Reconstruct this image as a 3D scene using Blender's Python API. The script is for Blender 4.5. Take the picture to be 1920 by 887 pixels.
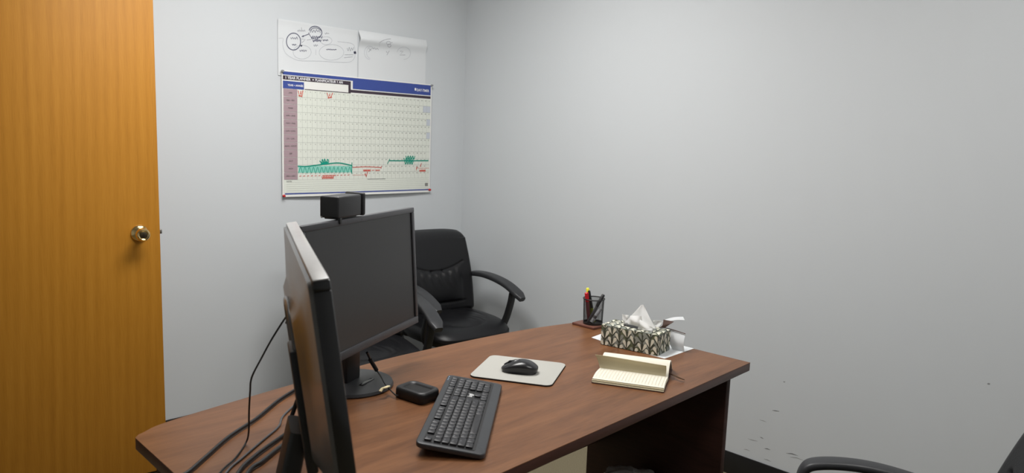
import bpy, bmesh, math, random
import numpy as np
from mathutils import Vector, Matrix
random.seed(4)
for o in list(bpy.data.objects): bpy.data.objects.remove(o)
SC = bpy.context.scene
COL = SC.collection

# ------------------------------------------------------------------ camera
F, YAW, PITCH, ROLL = 1363.4, 0.7824, 0.1336, 0.0350      # focal length in pixels of a 1920 wide frame
CAM = np.array([3.3107, -2.8905, 1.4429])
def cam_axes():
    f = np.array([-math.sin(YAW)*math.cos(PITCH), math.cos(YAW)*math.cos(PITCH), -math.sin(PITCH)])
    r = np.cross(f, [0, 0, 1]); r /= np.linalg.norm(r); u = np.cross(r, f)
    c, s = math.cos(ROLL), math.sin(ROLL)
    return c*r+s*u, -s*r+c*u, f
AR, AU, AF = cam_axes()
cd = bpy.data.cameras.new('camera'); co = bpy.data.objects.new('camera', cd); COL.objects.link(co)
cd.sensor_width = 36.0; cd.lens = F/1920*36; cd.clip_start = .05
co.matrix_world = Matrix(((AR[0], AU[0], -AF[0], CAM[0]), (AR[1], AU[1], -AF[1], CAM[1]), (AR[2], AU[2], -AF[2], CAM[2]), (0, 0, 0, 1)))
cd.dof.use_dof = True; cd.dof.focus_distance = 2.5; cd.dof.aperture_fstop = 5.0
SC.camera = co
def ray(px, py): return AF + AR*(px-960)/F + AU*(443.5-py)/F
def P(px, py, axis, val):                                  # where the sight line through a pixel meets a plane
    d = ray(px, py); return CAM + d*(val-CAM[axis])/d[axis]
def PV(px, py, pt, n):
    d = ray(px, py); n = np.array(n, float); return CAM + d*float((np.array(pt)-CAM) @ n)/float(d @ n)

# ------------------------------------------------------------------ world, lights, exposure
w = bpy.data.worlds.new('world'); SC.world = w; w.use_nodes = True
w.node_tree.nodes['Background'].inputs[0].default_value = (.9, .95, 1, 1)
w.node_tree.nodes['Background'].inputs[1].default_value = .0
SC.view_settings.view_transform = 'Standard'; SC.view_settings.look = 'None'
SC.view_settings.gamma = 1; SC.view_settings.use_curve_mapping = False
SC.view_settings.exposure = 0.0
RX, RY, RZ = 4.7, -4.3, 2.62
LAMPS = [(1.28, -1.5, 38), (3.1, -1.3, 8.0)]                # ceiling troffers: x, y, watts
for lx, ly, lw in LAMPS:
    ld = bpy.data.lights.new('troffer_light', 'AREA'); ld.shape = 'RECTANGLE'; ld.size = .56; ld.size_y = 1.16
    ld.energy = lw; ld.color = (1, .985, .965)
    lo = bpy.data.objects.new('troffer_light', ld); COL.objects.link(lo); lo.location = (lx, ly, RZ-.03)

# ------------------------------------------------------------------ materials
MATS = {}
def mat(name, col, rough=.6, spec=.5, metal=0, var=.06, scale=40, bump=0, bscale=200, emit=None, alpha=1, trans=0, sheen=0):
    if name in MATS: return MATS[name]
    m = bpy.data.materials.new(name); m.use_nodes = True; MATS[name] = m
    nt = m.node_tree; b = nt.nodes['Principled BSDF']
    b.inputs['Roughness'].default_value = rough; b.inputs['Metallic'].default_value = metal
    b.inputs['Specular IOR Level'].default_value = spec
    b.inputs['Alpha'].default_value = alpha; b.inputs['Transmission Weight'].default_value = trans
    tc = nt.nodes.new('ShaderNodeTexCoord')
    nz = nt.nodes.new('ShaderNodeTexNoise'); nz.inputs['Scale'].default_value = scale; nz.inputs['Detail'].default_value = 4
    nt.links.new(tc.outputs['Object'], nz.inputs['Vector'])
    rp = nt.nodes.new('ShaderNodeMix'); rp.data_type = 'RGBA'
    rp.inputs[6].default_value = tuple(c*(1-var) for c in col[:3])+(1,); rp.inputs[7].default_value = tuple(min(1, c*(1+var)) for c in col[:3])+(1,)
    nt.links.new(nz.outputs['Fac'], rp.inputs[0]); nt.links.new(rp.outputs[2], b.inputs['Base Color'])
    if bump:
        n2 = nt.nodes.new('ShaderNodeTexNoise'); n2.inputs['Scale'].default_value = bscale; n2.inputs['Detail'].default_value = 3
        nt.links.new(tc.outputs['Object'], n2.inputs['Vector'])
        bp = nt.nodes.new('ShaderNodeBump'); bp.inputs['Strength'].default_value = bump; bp.inputs['Distance'].default_value = .002
        nt.links.new(n2.outputs['Fac'], bp.inputs['Height']); nt.links.new(bp.outputs['Normal'], b.inputs['Normal'])
    if emit:
        b.inputs['Emission Color'].default_value = emit[:3]+(1,); b.inputs['Emission Strength'].default_value = emit[3]
    return m
def s2l(r, g, b):
    f = lambda c: (c/255/12.92) if c/255 <= .04045 else ((c/255+.055)/1.055)**2.4
    return (f(r), f(g), f(b))
def wood(name, stops, stretch, scale, rough, spec=.4, rings=0, coat=0, fine=.35, ring_at=(0, 0, 0)):
    m = bpy.data.materials.new(name); m.use_nodes = True; MATS[name] = m
    nt = m.node_tree; b = nt.nodes['Principled BSDF']; L = nt.links.new
    b.inputs['Roughness'].default_value = rough; b.inputs['Specular IOR Level'].default_value = spec
    b.inputs['Coat Weight'].default_value = coat; b.inputs['Coat Roughness'].default_value = .25
    tc = nt.nodes.new('ShaderNodeTexCoord')
    mp = nt.nodes.new('ShaderNodeMapping'); mp.inputs['Scale'].default_value = stretch
    L(tc.outputs['Object'], mp.inputs['Vector'])
    nz = nt.nodes.new('ShaderNodeTexNoise'); nz.inputs['Scale'].default_value = scale; nz.inputs['Detail'].default_value = 6; nz.inputs['Distortion'].default_value = .6
    L(mp.outputs[0], nz.inputs['Vector'])
    fn = nt.nodes.new('ShaderNodeTexNoise'); fn.inputs['Scale'].default_value = scale*9; fn.inputs['Detail'].default_value = 2
    L(mp.outputs[0], fn.inputs['Vector'])
    mx = nt.nodes.new('ShaderNodeMix'); mx.data_type = 'FLOAT'; mx.inputs[0].default_value = fine
    L(nz.outputs['Fac'], mx.inputs[2]); L(fn.outputs['Fac'], mx.inputs[3])
    fac = mx.outputs[0]
    if rings:
        mp2 = nt.nodes.new('ShaderNodeMapping'); mp2.inputs['Location'].default_value = ring_at; mp2.inputs['Scale'].default_value = (1, 1, .11)
        L(tc.outputs['Object'], mp2.inputs['Vector'])
        wv = nt.nodes.new('ShaderNodeTexWave'); wv.wave_type = 'RINGS'; wv.rings_direction = 'X'; wv.inputs['Scale'].default_value = 9
        wv.inputs['Distortion'].default_value = 2.2; wv.inputs['Detail'].default_value = 3; wv.inputs['Detail Scale'].default_value = 1.2
        L(mp2.outputs[0], wv.inputs['Vector'])
        m2 = nt.nodes.new('ShaderNodeMix'); m2.data_type = 'FLOAT'; m2.inputs[0].default_value = rings
        L(fac, m2.inputs[2]); L(wv.outputs['Fac'], m2.inputs[3]); fac = m2.outputs[0]
    cr = nt.nodes.new('ShaderNodeValToRGB'); e = cr.color_ramp.elements
    e[0].position, e[0].color = stops[0][0], stops[0][1]+(1,); e[1].position, e[1].color = stops[-1][0], stops[-1][1]+(1,)
    for ps, c in stops[1:-1]: k = e.new(ps); k.color = c+(1,)
    L(fac, cr.inputs[0]); L(cr.outputs[0], b.inputs['Base Color'])
    return m
M_wall = mat('wall_paint', s2l(204, 208, 211), .75, .2, var=.012, scale=2.5, bump=.08, bscale=380)
M_ceil = mat('ceiling_tile', s2l(225, 225, 222), .9, .2, var=.03, scale=60)
M_carpet = mat('carpet', s2l(128, 119, 97), .95, .1, var=.5, scale=260, bump=1, bscale=420)
M_base = mat('rubber_baseboard', (.010, .010, .011), .45, .4)
M_desk = wood('cherry_laminate', [(.28, s2l(86, 54, 32)), (.5, s2l(111, 73, 46)), (.72, s2l(128, 87, 56))], (11, 1.1, 11), 1.7, .36, .34)
M_deskdark = wood('dark_laminate', [(.3, s2l(46, 29, 25)), (.7, s2l(66, 41, 35))], (1.2, 1.2, 9), 2, .5, .2)
M_edge = wood('edge_banding', [(.3, s2l(64, 40, 34)), (.7, s2l(86, 55, 46))], (9, 1, 9), 2, .4, .4)
M_door = wood('maple_veneer', [(.2, s2l(158, 104, 29)), (.5, s2l(175, 119, 37)), (.8, s2l(187, 131, 47))], (14, 14, .5), 3.1, .5, .22, rings=.13, fine=.5, ring_at=(0, .16, -.33))
M_brass = mat('polished_brass', (.80, .60, .28), .16, .5, 1, var=.03)
M_steel = mat('steel', (.45, .43, .40), .35, .5, 1)
M_keyhole = mat('dark_brass', (.16, .13, .08), .35, .5, 1)
M_blk = mat('black_plastic', (.013, .013, .014), .45, .45, bump=.05, bscale=900)
M_blkgloss = mat('black_gloss_plastic', (.008, .008, .009), .14, .5)
M_char = mat('charcoal_plastic', (.032, .033, .036), .42, .4, bump=.06, bscale=700)
M_bezel = mat('monitor_bezel', (.055, .055, .062), .38, .5)
M_bz1 = mat('monitor_bezel_glossy', (.010, .010, .011), .20, .6)
M_backp = mat('monitor_back', (.022, .021, .021), .22, .7)
M_shell1 = mat('grey_monitor_shell', (.10, .096, .092), .24, .6, var=.03)
M_screen = mat('switched_off_screen', (.030, .030, .032), .33, .5, var=.02)
M_leather = mat('black_leather', (.0065, .0065, .0078), .36, .38, var=.1, scale=90, bump=.25, bscale=420)
M_cable = mat('cable_rubber', (.012, .012, .013), .5, .4)
M_cablegrey = mat('grey_cable_rubber', (.09, .09, .095), .5, .4)
M_paper = mat('white_paper', s2l(216, 219, 221), .85, .2, var=.012, scale=12)
M_plan = mat('planner_paper', s2l(222, 226, 216), .55, .3, var=.01, scale=12)
M_planw = mat('planner_margin', s2l(232, 232, 228), .5, .3, var=.01)
M_blue = mat('print_blue', s2l(62, 80, 150), .5, .3, var=.03)
M_brown = mat('print_brown', s2l(66, 56, 66), .5, .3, var=.03)
M_mauve = mat('print_mauve', s2l(168, 146, 152), .5, .3, var=.03)
M_pgrey = mat('print_grey_line', s2l(176, 180, 174), .6, .2)
M_pdark = mat('print_dark', s2l(90, 88, 88), .6, .2)
M_pwhite = mat('print_white', s2l(235, 235, 238), .5, .3, var=.01)
M_cell = mat('print_blue_grey', s2l(198, 204, 212), .5, .3, var=.01)
M_teal = mat('teal_marker', s2l(24, 150, 128), .6, .2)
M_teall = mat('teal_marker_pale', s2l(140, 208, 192), .6, .2)
M_red = mat('red_marker', s2l(206, 84, 70), .6, .2)
M_redpin = mat('red_pin_plastic', s2l(190, 35, 40), .35, .5)
M_greypin = mat('clear_grey_pin', s2l(140, 142, 145), .3, .5)
M_ink = mat('ink_dark', s2l(96, 98, 118), .7, .2)
M_inkl = mat('ink_light', s2l(188, 192, 197), .7, .2)
M_inkm = mat('ink_mid', s2l(150, 153, 160), .7, .2)
M_pad = mat('mouse_pad_cloth', s2l(172, 171, 165), .85, .2, var=.02, scale=200, bump=.2, bscale=900)
M_rubber = mat('black_rubber', (.012, .012, .012), .7, .3)
M_key = mat('key_plastic', (.020, .020, .023), .42, .45)
M_kbody = mat('keyboard_plastic', (.034, .036, .040), .40, .45, bump=.05, bscale=800)
M_legend = mat('legend_print', s2l(128, 130, 134), .6, .2)
M_logo = mat('logo_white', s2l(215, 215, 215), .5, .3)
M_cream = mat('notebook_paper', s2l(222, 218, 204), .85, .2, var=.015, scale=30)
M_cream2 = mat('notebook_paper_shaded', s2l(190, 179, 150), .85, .2, var=.03, scale=30)  # beige holds the turned leaf's shade in its colour; also some stack pages
M_rule = mat('ruled_line', s2l(196, 188, 166), .85, .2)
M_cover = mat('brown_cover', s2l(72, 52, 46), .6, .3)
M_ribbon = mat('ribbon', s2l(84, 62, 44), .7, .2)
M_tis = mat('tissue', s2l(246, 246, 245), .9, .1, var=.01)
nt_ = M_tis.node_tree; tr_ = nt_.nodes.new('ShaderNodeBsdfTranslucent'); tr_.inputs[0].default_value = (.9, .9, .89, 1); ms_ = nt_.nodes.new('ShaderNodeMixShader'); ms_.inputs[0].default_value = .5
nt_.links.new(nt_.nodes['Principled BSDF'].outputs[0], ms_.inputs[1]); nt_.links.new(tr_.outputs[0], ms_.inputs[2]); nt_.links.new(ms_.outputs[0], nt_.nodes['Material Output'].inputs[0])
M_boxbase = mat('tissue_box_card', s2l(70, 73, 62), .55, .3, var=.12, scale=60)
M_leafw = mat('printed_leaf_cream', s2l(220, 217, 200), .55, .3, var=.03)
M_leafg = mat('printed_leaf_green', s2l(98, 104, 78), .55, .3, var=.1)
M_leafs = mat('printed_leaf_grey', s2l(142, 146, 138), .55, .3, var=.08)
M_brownpaper = mat('brown_card', s2l(90, 72, 66), .7, .2)
M_tagc = mat('cream_tag', s2l(226, 212, 170), .6, .3)
M_scuff = mat('scuff', s2l(150, 151, 152), .8, .1)
M_scuffd = mat('scuff_dark', s2l(112, 113, 114), .8, .1)
M_wood2 = mat('coaster_wood', s2l(104, 66, 54), .5, .4, var=.1, scale=30)
M_bag = mat('grey_plastic_film', s2l(228, 226, 224), .45, .4, var=.1, scale=30)
M_lampframe = mat('lamp_frame', (.8, .8, .8), .5, .3)
M_diff = mat('lamp_diffuser', (.9, .9, .9), .5, .3, emit=(1, .98, .95, 6))
M_hi = mat('yellow_highlighter', s2l(235, 232, 70), .4, .4)
M_penred = mat('red_pen_plastic', s2l(200, 26, 40), .35, .5)
M_pengrn = mat('green_yellow_pen', s2l(160, 180, 40), .4, .4)
M_pengrey = mat('grey_marker', s2l(176, 178, 182), .45, .4)
M_mesh = mat('black_wire', (.012, .012, .012), .4, .5)

# ------------------------------------------------------------------ mesh helpers
class MB:
    def __init__(s): s.v = []; s.f = []
    def add(s, vs, fs):
        k = len(s.v); s.v += [tuple(float(c) for c in q) for q in vs]; s.f += [tuple(i+k for i in f) for f in fs]; return s
    def box(s, x0, x1, y0, y1, z0, z1):
        return s.add([(x, y, z) for z in (z0, z1) for y in (y0, y1) for x in (x0, x1)],
                     [(0, 2, 3, 1), (4, 5, 7, 6), (0, 1, 5, 4), (2, 6, 7, 3), (0, 4, 6, 2), (1, 3, 7, 5)])
    def prism(s, poly, z0, z1):
        n = len(poly)
        ar = sum(poly[i][0]*poly[(i+1) % n][1]-poly[(i+1) % n][0]*poly[i][1] for i in range(n))
        if ar < 0: poly = poly[::-1]
        return s.add([(x, y, z0) for x, y in poly]+[(x, y, z1) for x, y in poly],
                     [tuple(range(n))[::-1], tuple(range(n, 2*n))]+[(i, (i+1) % n, n+(i+1) % n, n+i) for i in range(n)])
    def sweep(s, path, sec, up=(0, 0, 1), caps=True):       # sec(i,t) -> list of (a,b) offsets on side / up vectors
        pts = [Vector(q) for q in path]; n = len(pts); rings = []
        upv = Vector(up)
        for i, q in enumerate(pts):
            t = (pts[min(i+1, n-1)]-pts[max(i-1, 0)]).normalized()
            side = t.cross(upv)
            if side.length < 1e-4: side = t.cross(Vector((1, 0, 0)))
            side.normalize(); u2 = side.cross(t).normalized()
            rings.append([q+side*a+u2*b for a, b in sec(i, i/(n-1))])
        m = len(rings[0]); vs = [v for r in rings for v in r]
        fs = [(i*m+j, i*m+(j+1) % m, (i+1)*m+(j+1) % m, (i+1)*m+j) for i in range(n-1) for j in range(m)]
        if caps: fs += [tuple(range(m))[::-1], tuple(range((n-1)*m, n*m))]
        return s.add(vs, fs)
    def tube(s, path, r, n=8, up=(.13, .31, .94)):
        rr = r if callable(r) else (lambda t: r)
        return s.sweep(path, lambda i, t: [(rr(t)*math.cos(2*math.pi*k/n), rr(t)*math.sin(2*math.pi*k/n)) for k in range(n)], up)
    def lathe(s, prof, n=32, c=(0, 0, 0), M=None):
        vs = []; m = len(prof)
        for k in range(n):
            a = 2*math.pi*k/n
            for r, z in prof: vs.append(Vector((r*math.cos(a), r*math.sin(a), z)))
        if M: vs = [M @ q for q in vs]
        vs = [q+Vector(c) for q in vs]
        fs = [(k*m+i, ((k+1) % n)*m+i, ((k+1) % n)*m+i+1, k*m+i+1) for k in range(n) for i in range(m-1)]
        return s.add(vs, fs)
    def grid(s, fn, nu, nv, thick=0):                       # fn(u,v) -> point; thick closes it as a slab along -normal
        vs = [Vector(fn(i/nu, j/nv)) for j in range(nv+1) for i in range(nu+1)]
        W = nu+1; fs = [(j*W+i, j*W+i+1, (j+1)*W+i+1, (j+1)*W+i) for j in range(nv) for i in range(nu)]
        if not thick: return s.add(vs, fs)
        nr = [Vector((0, 0, 0)) for _ in vs]
        for f in fs:
            q = (vs[f[2]]-vs[f[0]]).cross(vs[f[3]]-vs[f[1]])
            for i in f: nr[i] += q
        bk = [q-n_.normalized()*thick if n_.length > 0 else q for q, n_ in zip(vs, nr)]; N = len(vs)
        f2 = [tuple(N+i for i in f)[::-1] for f in fs]
        bd = [j for j in range(W)]+[j*W+nu for j in range(1, nv+1)]+[nv*W+i for i in range(nu-1, -1, -1)]+[j*W for j in range(nv-1, 0, -1)]
        f3 = [(bd[k], N+bd[k], N+bd[(k+1) % len(bd)], bd[(k+1) % len(bd)]) for k in range(len(bd))]
        f3 = [f[::-1] for f in f3]
        return s.add(vs+bk, fs+f2+[f[::-1] for f in f3])
    def xf(s, M):
        s.v = [tuple(M @ Vector(q)) for q in s.v]; return s
def arr(o): return Matrix.Translation(o.location) @ o.rotation_euler.to_matrix().to_4x4()
def obj(name, mb, m, parent=None, world=False, bevel=0, seg=2, smooth=35, sub=0):
    me = bpy.data.meshes.new(name)
    vs = mb.v
    if world and parent is not None:
        Mi = arr(parent).inverted(); vs = [tuple(Mi @ Vector(q)) for q in vs]
    me.from_pydata(vs, [], mb.f); me.update()
    if bevel or True:
        bm = bmesh.new(); bm.from_mesh(me); bmesh.ops.recalc_face_normals(bm, faces=bm.faces)
        if bevel:
            ed = [e for e in bm.edges if len(e.link_faces) == 2 and e.calc_face_angle(0) > math.radians(28)]
            bmesh.ops.bevel(bm, geom=ed, offset=bevel, segments=seg, affect='EDGES', profile=.5, clamp_overlap=True)
        bm.to_mesh(me); bm.free()
    if smooth:
        me.shade_smooth(); me.set_sharp_from_angle(angle=math.radians(smooth))
    me.materials.append(m)
    o = bpy.data.objects.new(name, me); COL.objects.link(o)
    if parent is not None: o.parent = parent
    if sub:
        md = o.modifiers.new('sub', 'SUBSURF'); md.levels = sub; md.render_levels = sub
    return o
def tag(o, label, cat, group=None):
    o['label'] = label; o['category'] = cat
    if group: o['group'] = group
    return o
def thing(name, label, cat, loc=(0, 0, 0), rz=0, group=None):
    o = bpy.data.objects.new(name, None); COL.objects.link(o); o.location = tuple(float(c) for c in loc); o.rotation_euler = (0, 0, rz); o.empty_display_size = .1
    return tag(o, label, cat, group)
def struct(o): o['kind'] = 'structure'; return o
def catmull(pts, n=8):
    p = [np.array(q, float) for q in pts]; p = [2*p[0]-p[1]]+p+[2*p[-1]-p[-2]]; out = []
    for i in range(1, len(p)-2):
        for k in range(n):
            t = k/n; a, b, c, d = p[i-1:i+3]
            out.append(.5*((2*b)+(c-a)*t+(2*a-5*b+4*c-d)*t*t+(3*b-a-3*c+d)*t**3))
    out.append(p[-2]); return [tuple(q) for q in out]
def rrect(x0, x1, y0, y1, r, n=6):
    out = []
    for cx, cy, a0 in ((x1-r, y1-r, 0), (x0+r, y1-r, 90), (x0+r, y0+r, 180), (x1-r, y0+r, 270)):
        for k in range(n+1):
            a = math.radians(a0+90*k/n); out.append((cx+r*math.cos(a), cy+r*math.sin(a)))
    return out
TXT = {}
def text_mesh(body, size, align='LEFT', bold=0):
    key = (body, size, align, bold)
    if key in TXT: return TXT[key]
    cu = bpy.data.curves.new('lettering', 'FONT'); cu.body = body; cu.size = size; cu.align_x = align; cu.offset = bold; cu.resolution_u = 2
    ob = bpy.data.objects.new('lettering', cu); me = ob.to_mesh()
    r = ([tuple(v.co) for v in me.vertices], [tuple(f.vertices) for f in me.polygons])
    ob.to_mesh_clear(); bpy.data.objects.remove(ob); bpy.data.curves.remove(cu)
    TXT[key] = r; return r

# ------------------------------------------------------------------ room shell
DA = math.radians(6.5)                                       # the door has swung nearly flat against the left wall
LTX = .25; LTY = float(P(300, 437, 0, LTX)[1])
HGX, HGY = LTX-.91*math.sin(DA), LTY-.91*math.cos(DA)
OY0, OY1 = HGY-.95, HGY-.03                                 # doorway in the left wall
struct(obj('floor', MB().box(-1.5, RX+.1, RY-.1, .1, -.1, 0), M_carpet))
struct(obj('ceiling', MB().box(-1.5, RX+.1, RY-.1, .1, RZ, RZ+.1), M_ceil))
wl = struct(obj('wall_left', MB().box(-.1, 0, RY-.1, OY0, 0, RZ).box(-.1, 0, OY1, .1, 0, RZ).box(-.1, 0, OY0, OY1, 2.07, RZ), M_wall))
fr = MB().box(-.11, .014, OY0-.055, OY0, 0, 2.12).box(-.11, .045, OY1, OY1+.022, 0, 2.12).box(-.11, .014, OY0, OY1, 2.07, 2.12)
struct(obj('trim_1', fr, M_door, bevel=.002))
struct(obj('wall_hall', MB().box(-1.5, -1.4, RY-.1, .1, 0, RZ), M_wall))
wb = struct(obj('wall_back', MB().box(0, RX, 0, .1, 0, RZ), M_wall))
struct(obj('wall_right', MB().box(RX, RX+.1, RY-.1, .1, 0, RZ), M_wall))
struct(obj('wall_front', MB().box(0, RX, RY-.1, RY, 0, RZ), M_wall))
struct(obj('baseboard_back', MB().box(.008, RX, -.008, 0, 0, .1), M_base, bevel=.002))
struct(obj('baseboard_left', MB().box(0, .008, OY1+.024, -.008, 0, .125), M_base, bevel=.002))
# scuffs and smudges on the back wall (wear of the paint itself)
def wall_stroke(pts, wd):
    q = [P(x, y, 1, 0) for x, y in pts]; mb = MB()
    for i in range(len(q)-1):
        d = q[i+1]-q[i]; n = np.array([-d[2], 0, d[0]]); n = n/np.linalg.norm(n)*wd/2
        e = .25 if i == 0 else 1; g = .25 if i == len(q)-2 else 1
        mb.add([(v[0], -.0006, v[2]) for v in (q[i]-n*e, q[i+1]-n*g, q[i+1]+n*g, q[i]+n*e)], [(0, 1, 2, 3)])
    return mb
Z6 = lambda x, y: (1380+x/2.713, 560+y/2.713)
for k, (st, wd, m) in enumerate([([(185, 568), (200, 570), (220, 573)], .0035, M_scuffd), ([(120, 617), (138, 621), (155, 628)], .003, M_scuff), ([(122, 704), (132, 708), (140, 713)], .005, M_scuff),
                 ([(60, 712), (85, 720), (110, 725)], .003, M_scuff), ([(145, 762), (160, 764), (175, 769)], .0035, M_scuffd), ([(255, 786), (285, 789), (315, 799)], .0035, M_scuffd),
                 ([(275, 806), (310, 810), (350, 826)], .0025, M_scuff), ([(142, 815), (160, 820), (178, 829)], .003, M_scuff), ([(40, 766), (55, 768), (72, 776)], .003, M_scuff),
                 ([(1278, 432), (1285, 434), (1293, 433)], .007, M_scuff), ([(240, 422), (246, 424), (251, 423)], .006, M_scuff)]):
    obj('scuff_mark', wall_stroke([Z6(*q) for q in st], wd), m, wb, smooth=0)

# ceiling troffers
for i, (lx, ly, lw) in enumerate(LAMPS):
    t = thing('ceiling_light', ['white ceiling troffer over the desk and guest chairs', 'white ceiling troffer over the swivel chair side of the desk'][i], 'ceiling light', (lx, ly, RZ))
    fr = MB()
    for a in ((-.31, -.28, -.61, .61), (.28, .31, -.61, .61), (-.28, .28, -.61, -.58), (-.28, .28, .58, .61)): fr.box(*a, -.025, 0)
    obj('frame', fr, M_lampframe, t); obj('diffuser', MB().box(-.28, .28, -.58, .58, -.012, -.004), M_diff, t)

# ------------------------------------------------------------------ door, swung open against the left wall
d = obj('door_1', MB().box(-.044, 0, 0, .91, .012, 2.06), M_door, bevel=.0015); struct(d)
d.location = (HGX, HGY, 0); d.rotation_euler = (0, 0, -DA)
kw_ = PV(262, 437, (HGX, HGY, 0), (math.cos(DA), -math.sin(DA), 0)); kq = arr(d).inverted() @ Vector(kw_); KY, KZ = kq.y, kq.z
kM = Matrix.Rotation(math.pi/2, 4, 'Y')                     # lathe axis z -> +x
kn = obj('door_knob', MB().lathe([(.0, 0), (.032, 0), (.033, .003), (.029, .009), (.022, .012), (.0125, .014), (.012, .034), (.017, .040), (.0250, .046), (.0265, .056), (.0245, .065), (.0185, .070), (.0165, .0685), (0, .068)], 32, (0, KY, KZ), kM), M_brass, d, smooth=50)
obj('key_cylinder', MB().lathe([(.0135, .065), (.0135, .0695), (.011, .0702), (0, .0702)], 24, (0, KY, KZ), kM), M_keyhole, kn, smooth=50)
obj('key_slot', MB().box(.0702, .0708, KY-.0012, KY+.0012, KZ-.006, KZ+.006), M_blk, kn)
obj('latch_bolt', MB().box(-.03, -.016, .91, .922, KZ-.009, KZ+.009), M_steel, d, bevel=.002)
obj('latch_plate', MB().box(-.036, -.010, .909, .9112, KZ-.028, KZ+.028), M_brass, d)
for hz in (.25, 1.05, 1.85): obj('hinge', MB().lathe([(0, 0), (.007, 0), (.007, .09), (0, .09)], 12, (-.05, -.004, hz)), M_brass, d)

# ------------------------------------------------------------------ wall sheets
def ribbon(pts3, wd, nrm=(1, 0, 0), closed=False):
    mb = MB(); q = [np.array(v, float) for v in pts3]; n = len(q); N = np.array(nrm, float); vs = []
    for i in range(n):
        a = q[(i-1) % n] if closed else q[max(i-1, 0)]; b = q[(i+1) % n] if closed else q[min(i+1, n-1)]
        t = b-a; s = np.cross(N, t); L = np.linalg.norm(s); s = s/L*wd/2 if L > 1e-9 else s
        vs += [q[i]-s, q[i]+s]
    fs = [(2*i, 2*i+1, 2*((i+1) % n)+1, 2*((i+1) % n)) for i in range(n if closed else n-1)]
    return mb.add(vs, fs)
def strokes(name, mbs, m, parent):
    for q in mbs: obj(name, q, m, parent, smooth=0)
def join(*mbs):
    o = MB()
    for m in mbs: o.add(m.v, m.f)
    return o
def sheet_x(kind, v, u):                                    # how far the paper stands off the wall
    if kind == 'r': return .004+.020*math.exp(-((v-.045+.012*u)/.027)**2)*(.75+.25*math.cos(3*u))
    return .004+.003*math.exp(-(v/.02)**2)
SH = {'l': (P(520, 36, 0, 0)[1], P(669.5, 57, 0, 0)[1], 1.967), 'r': (P(671.5, 56, 0, 0)[1], P(798, 76, 0, 0)[1], 1.971)}
def make_sheet(kind, label):
    y0, y1, zt = SH[kind]
    def fn(u, v):
        return (sheet_x(kind, v*.262, u), y0+(y1-y0)*u, zt-.262*v)
    o = obj('paper_sheet', MB().grid(fn, 24, 84, -.0006), M_paper, smooth=60)
    return tag(o, label, 'paper')
shl = make_sheet('l', 'large white paper on the wall with circled marker notes and arrows')
shr = make_sheet('r', 'large white paper with buckled top edge and faint letters Y and Z')
def ink(px, wd, m, sh, kind, closed=False, name='pen_drawing'):
    y0, y1, zt = SH[kind]; pts = []
    for x, y in px:
        a = P(x, y, 0, .005)
        for _ in range(3):
            v = zt-a[2]; u = (a[1]-y0)/(y1-y0); a = P(x, y, 0, sheet_x(kind, v, u)+.0009)
        pts.append(a)
    return ribbon(pts, wd, closed=closed)
ZL = lambda x, y: (520+x/8.87, 30+y/8.87)
ZR = lambda x, y: (660+x/9.856, 50+y/9.856)
def ell(cx, cy, rx, ry, rot=0, a0=0, a1=360, n=40, Z=ZL):
    c, s = math.cos(math.radians(rot)), math.sin(math.radians(rot)); out = []
    for k in range(n+1):
        a = math.radians(a0+(a1-a0)*k/n); x, y = rx*math.cos(a), ry*math.sin(a)
        out.append(Z(cx+c*x-s*y, cy+s*x+c*y))
    return out
def scrib(cx, cy, w, h, n, Z=ZL, slope=0, seed=0):
    r = random.Random(seed); pts = []
    for k in range(n):
        t = k/(n-1); pts.append((cx-w/2+w*t, cy+slope*(t-.5)*w+(h/2 if k % 2 else -h/2)*r.uniform(.4, 1.1)))
    return [Z(*q[:2]) for q in catmull(pts, 4)]
L_ = lambda p, wd, m=None: ink(p, wd, m, shl, 'l')
strokes('pen_stroke', [L_(ell(270, 425, 118, 140), .0042), L_(ell(635, 265, 108, 92, 20, -190, 60), .0042), L_(ell(645, 275, 98, 75, 15, -200, 20), .003),
    L_(ell(635, 260, 112, 130, -30, 100, 200), .003), L_([ZL(530, 298), ZL(405, 345)], .0035), L_([ZL(435, 322), ZL(405, 345), ZL(440, 345)], .003),
    L_(scrib(655, 355, 190, 55, 13, seed=1), .003), L_(scrib(660, 410, 140, 40, 11, seed=2), .0035), L_(scrib(640, 250, 150, 60, 8, seed=3), .0022),
    L_(scrib(280, 370, 120, 45, 8, seed=4), .0022), L_(scrib(1290, 608, 34, 40, 6, seed=5), .004), L_(scrib(800, 402, 90, 26, 8, seed=6), .0028),
    L_(scrib(900, 558, 170, 22, 12, seed=7), .003), L_(scrib(400, 490, 24, 36, 5, seed=8), .003), L_(scrib(280, 475, 70, 30, 6, seed=9), .0028), L_(scrib(430, 578, 120, 34, 9, seed=10), .0022)], M_ink, shl)
strokes('pen_stroke', [L_(scrib(400, 245, 130, 30, 10, seed=11), .0022), L_([ZL(400, 190), ZL(405, 235)], .002), L_(scrib(825, 290, 70, 30, 6, seed=12), .002), L_(scrib(640, 488, 70, 36, 6, seed=13), .0022),
    L_(scrib(1215, 550, 110, 70, 7, seed=14), .0022), L_([ZL(1120, 645), ZL(1265, 645)], .002), L_([ZL(1110, 695), ZL(1250, 678)], .002), L_([ZL(395, 380), ZL(465, 390), ZL(410, 445)], .0022), L_([ZL(490, 400), ZL(560, 390)], .002)], M_inkm, shl)
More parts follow.
